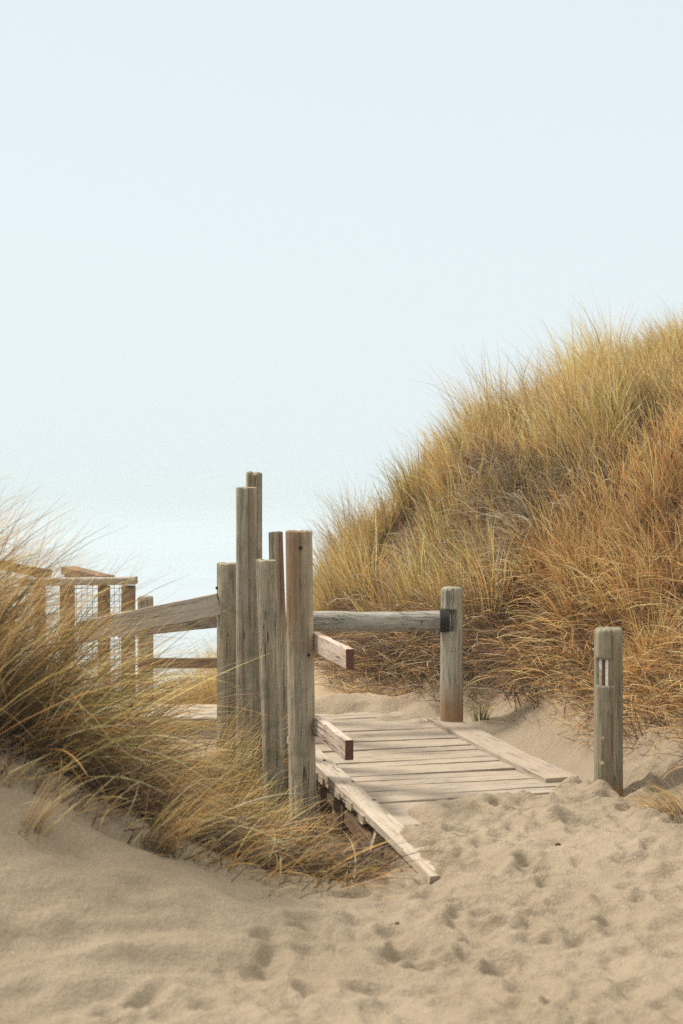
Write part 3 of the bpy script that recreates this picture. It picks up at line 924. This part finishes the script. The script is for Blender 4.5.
# bollard with the painted notch
b0 = post_at(608.6, 7.48, -.02)
h = zat(627.5, 7.48) + .02
bl = empty('bollard', b0, 'short green grey bollard with white paint in a notch near its top', 'bollard')
nz0 = zat(684.5, 7.48) + .02; nz1 = zat(658, 7.48) + .02
nd = Vector((-.5, -.866, 0))
link('post', post_mesh(.071, h, -.4, seed=28, power=3.0, n=72, cracks=[(-1.50, .05, .016, .1, 9), (-1.95, .04, .006, 0, .5), (-.9, .06, .010, .1, .7), (.0, .06, .009, .1, .8)], rim=.020, notch=(nz0, nz1, (nd.x, nd.y), .052), flare=.03), M['bollard'], bl)
sd = Vector((.866, -.5, 0))
mid = (nz0 + nz1) / 2; hh = (nz1 - nz0)
for s0, w_, z_, h_, mt, nm in ((-.016, .016, mid + hh * .31, hh * .36, 'white_paint', 'painted_mark'), (-.016, .014, mid - hh * .17, hh * .62, 'pale_wood', 'painted_mark'),
                               (.001, .014, mid - .002, hh * .92, 'red_wood', 'routed_groove'), (.018, .016, mid, hh * .98, 'white_paint', 'painted_mark')):
    c = nd * .055 + sd * (s0 - .008)
    a = c + Vector((0, 0, z_ - h_ / 2)); b = c + Vector((0, 0, z_ + h_ / 2))
    me = board_mesh(h_, w_, .006, 7, bev=.001, nseg=10, warp=.001)
    o = link(nm, me, M[mt], bl); o.matrix_local = frame(a, b, nd)
disc('bolt', nd * .0725 + sd * -.004 + Vector((0, 0, h - .052)), .0075, .008, nd, M['iron'], bl)
disc('knot', nd * .071 + Vector((-.01, 0, .30)), .012, .006, nd, M['pale_wood'], bl)
disc('knot', nd * .072 + Vector((-.01, 0, .17)), .013, .006, nd, M['pale_wood'], bl)

# ---------------------------------------------------------------- fences and landing beyond the left hump
ml = at(128.5, 583, 11.0); ground = -.75
mf = empty('mesh_fence', (ml.x, 11.0, ground), 'wire mesh fence with a flat grey cap rail beyond the left grass', 'fence')
S = lambda v: Vector(v) - Vector(mf.location)
zc = zat(585.5, 11.0)
for px in (128.5, 104, 66.5):
    w_ = .098 if px > 120 else .085
    a = at(px, 585, 11.0); me = board_mesh(zc - ground, w_, w_, int(px), bev=.005)
    o = link('post', me, M['brown'], mf)
    o.matrix_local = Matrix.Translation((a.x - ml.x, 0, 0)) @ Matrix.Rotation(R(-90), 4, 'Y')
board('cap_rail', at(20, 582, 11.0), at(136, 580, 11.0), .15, .055, M['board'], mf, 51, bev=.012)
wv = []; we = []
x0 = at(60, 0, 11).x - ml.x; x1 = at(124, 0, 11).x - ml.x
wires = bmesh.new()


def wire(bm, a, b, r=.0020):
    d = Vector(b) - Vector(a)
    m = Matrix.Translation((Vector(a) + Vector(b)) / 2) @ d.to_track_quat('Z', 'Y').to_matrix().to_4x4()
    bmesh.ops.create_cone(bm, cap_ends=True, segments=6, radius1=r, radius2=r, depth=d.length, matrix=m)


for q in np.arange(x0, x1, .042):
    wire(wires, (q, 0, .45), (q, 0, zc - ground))
for q in np.arange(.45, zc - ground, .05):
    wire(wires, (x0, .004, q), (x1, .004, q))
wm = bpy.data.meshes.new('wire'); wires.to_mesh(wm); wires.free()
link('wire_mesh', wm, M['wire'], mf)

rf0 = at(145.5, 596, 12.0)
rf = empty('rail_fence', (rf0.x, 12.0, -.85), 'brown post with a low horizontal rail above the golden grass beyond the sloping boards', 'fence')
link('post', post_mesh(.066, rf0.z + .85, -.4, seed=61, rim=.02), M['post_grey'], rf)
board('rail', at(139, 663, 11.92), at(262, 663.5, 11.92), .045, .085, M['brown'], rf, 62)

# landing
ln0 = at(180, 715, 10.3)
ln = empty('landing', (ln0.x, 10.3, -.5), 'low platform of pale grey planks behind the windswept grass, left of the posts', 'platform')
for q in range(4):
    y_ = 10.12 + q * .15
    board('plank', (at(128, 0, 10.3).x, y_, -.06), (at(236, 0, 10.3).x, y_, -.06), .142, .04, M['edge'], ln, 70 + q)
board('fascia', (at(128, 0, 10.3).x, 10.04, -.12), (at(236, 0, 10.3).x, 10.04, -.12), .04, .15, M['edge'], ln, 75)
for px in (142, 226):
    a = at(px, 0, 10.3)
    board('support', (a.x, 10.2, -.9), (a.x, 10.2, -.085), .09, .09, M['brown'], ln, 77, up=(0, -1, 0))

# handrail boards farther back, over the left grass
sl = empty('stair_rail', at(88, 640, 13), 'short brown handrail sloping down to the right just behind the mesh fence', 'handrail')
board('rail', at(68, 570, 13.0), at(107, 579.5, 12.6), .16, .07, M['brown'], sl, 81)
for px, y_ in ((70, 573), (103, 580)):
    a = at(px, y_ + 2, 12.9); board('post', (a.x, a.y, -.9), a, .08, .08, M['brown'], sl, 82, up=(0, -1, 0))
fl = empty('stair_rail', at(25, 640, 12), 'golden brown handrail end jutting from the grass at the left edge', 'handrail')
board('rail', at(-30, 560, 11.6), at(48, 574, 12), .15, .075, M['brown'], fl, 83)
a = at(40, 576, 11.95); board('post', (a.x, a.y, -.6), a, .085, .085, M['brown'], fl, 84, up=(0, -1, 0))


# ---------------------------------------------------------------- small things lying about
def stick(px, py_, Y, L, ang, r, label, mat='twig', tilt=0.05, name='twig'):
    X0 = (px - 341.5) * Y / F
    z = float(height(np.array([X0]), np.array([Y]))[0])
    pts = []; rad = []
    for q in np.linspace(-.5, .5, 9):
        pts.append((q * L * math.cos(ang), q * L * math.sin(ang), r * .6 + tilt * L * (q + .5) + .006 * math.sin(q * 9)))
        rad.append(r * (1 - .5 * abs(q)))
    o = link(name, tube_mesh(pts, rad, 7), M[mat]); o.location = (X0, Y, z)
    return tag(o, label, 'twig')


stick(397, 843, 6.28, .06, .4, .012, 'small dark lump of driftwood on the sand right of the edge board end')
stick(363, 872, 6.0, .34, .75, .008, 'long grey dead stick lying in the hollow below the edge board', tilt=.18)
stick(352, 882, 5.82, .10, .2, .010, 'short dark stick at the sandy lip below the edge board')
stick(396, 925, 5.17, .035, .2, .009, 'tiny dark crumb of bark on the open sand of the path')
stick(556, 848, 6.28, .05, .1, .006, 'thin dark twig scrap on the sand in front of the bollard')

# dark dried flower head above the bollard
fx = at(617.5, 621, 9.0)
gz = float(height(np.array([fx.x]), np.array([fx.y]))[0])
fh = empty('dried_flower', (fx.x, fx.y, gz), 'small dark dried flower head in the rusty grass just above the bollard', 'flower')
st = link('stem', tube_mesh([(0, .03, 0), (0, .01, (fx.z - gz) * .6), (0, 0, fx.z - gz)], [.003, .003, .002], 6), M['red_wood'], fh)
bm = bmesh.new()
bmesh.ops.create_icosphere(bm, subdivisions=3, radius=.022)
for v_ in bm.verts:
    v_.co *= 1 + .35 * math.sin(v_.co.x * 400) * math.sin(v_.co.y * 380 + 1) * math.cos(v_.co.z * 420)
me = bpy.data.meshes.new('head'); bm.to_mesh(me); bm.free()
ho = link('seed_head', me, M['iron'], fh); ho.location = (0, 0, fx.z - gz)

# ---------------------------------------------------------------- light
SUN_EL, SUN_AZ = 50, 292          # azimuth clockwise from +Y, sun high behind on the left
w = bpy.data.worlds.new('World'); scene.world = w; w.use_nodes = True
nt = w.node_tree; nt.nodes.clear()
out = nt.nodes.new('ShaderNodeOutputWorld'); bg = nt.nodes.new('ShaderNodeBackground')
sky = nt.nodes.new('ShaderNodeTexSky'); sky.sky_type = 'NISHITA'; sky.sun_disc = False
sky.sun_elevation = R(SUN_EL); sky.sun_rotation = R(SUN_AZ); sky.dust_density = 4; sky.air_density = 1; sky.ozone_density = 1
tc = nt.nodes.new('ShaderNodeTexCoord'); sx = nt.nodes.new('ShaderNodeSeparateXYZ')
nt.links.new(tc.outputs['Generated'], sx.inputs[0])
mr = nt.nodes.new('ShaderNodeMapRange'); mr.interpolation_type = 'SMOOTHSTEP'
mr.inputs[1].default_value = -.05; mr.inputs[2].default_value = .45
nt.links.new(sx.outputs['Z'], mr.inputs[0])
fog = nt.nodes.new('ShaderNodeMix'); fog.data_type = 'RGBA'
fog.inputs[6].default_value = (6.6, 7.35, 7.6, 1)      # fog near the horizon
fog.inputs[7].default_value = (6.15, 7.08, 7.4, 1)      # thin high cloud overhead
nt.links.new(mr.outputs[0], fog.inputs[0])
# an overcast dome is brightest well above the horizon
m2 = nt.nodes.new('ShaderNodeMapRange'); m2.interpolation_type = 'SMOOTHSTEP'
m2.inputs[1].default_value = .36; m2.inputs[2].default_value = .75
nt.links.new(sx.outputs['Z'], m2.inputs[0])
zen = nt.nodes.new('ShaderNodeMix'); zen.data_type = 'RGBA'
zen.inputs[7].default_value = (12.4, 11.8, 10.6, 1)
nt.links.new(m2.outputs[0], zen.inputs[0]); nt.links.new(fog.outputs[2], zen.inputs[6])
mx = nt.nodes.new('ShaderNodeMix'); mx.data_type = 'RGBA'; mx.inputs[0].default_value = .94
nt.links.new(sky.outputs[0], mx.inputs[6]); nt.links.new(zen.outputs[2], mx.inputs[7])
nt.links.new(mx.outputs[2], bg.inputs['Color']); bg.inputs['Strength'].default_value = .1
nt.links.new(bg.outputs[0], out.inputs['Surface'])

sd_ = bpy.data.lights.new('sun', 'SUN'); so_ = bpy.data.objects.new('sun', sd_); COL.objects.link(so_)
sd_.energy = 3.5; sd_.angle = R(11); sd_.color = (1, .93, .82)
el, az_ = R(SUN_EL), R(SUN_AZ)
dvec = Vector((math.sin(az_) * math.cos(el), math.cos(az_) * math.cos(el), math.sin(el)))
so_.rotation_euler = dvec.to_track_quat('Z', 'Y').to_euler()

cy_ = scene.cycles
cy_.max_bounces = 10; cy_.volume_bounces = 6; cy_.transmission_bounces = 6
vs = scene.view_settings
vs.view_transform = 'Standard'; vs.look = 'None'; vs.exposure = .36; vs.gamma = 1; vs.use_curve_mapping = False

# ---------------------------------------------------------------- sea fog
HAZE = True
if HAZE:
    bm = bmesh.new(); bmesh.ops.create_cube(bm, size=1)
    me = bpy.data.meshes.new('haze'); bm.to_mesh(me); bm.free()
    hz = bpy.data.objects.new('haze', me); COL.objects.link(hz)
    hz.scale = (1240, 900, 11.6); hz.location = (0, 375, .6)
    tag(hz, kind='stuff')
    hm = bpy.data.materials.new('haze'); hm.use_nodes = True
    hm.node_tree.nodes.clear()
    ho_ = hm.node_tree.nodes.new('ShaderNodeOutputMaterial'); pv = hm.node_tree.nodes.new('ShaderNodeVolumePrincipled')
    pv.inputs['Color'].default_value = (.59, .66, .69, 1); pv.inputs['Density'].default_value = .0016
    hm.node_tree.links.new(pv.outputs[0], ho_.inputs['Volume'])
    me.materials.append(hm)

cy_.use_denoising = False      # keep the fine grass crisp
cy_.denoiser = 'OPENIMAGEDENOISE'
cy_.denoising_input_passes = 'RGB_ALBEDO_NORMAL'
cy_.denoising_prefilter = 'ACCURATE'
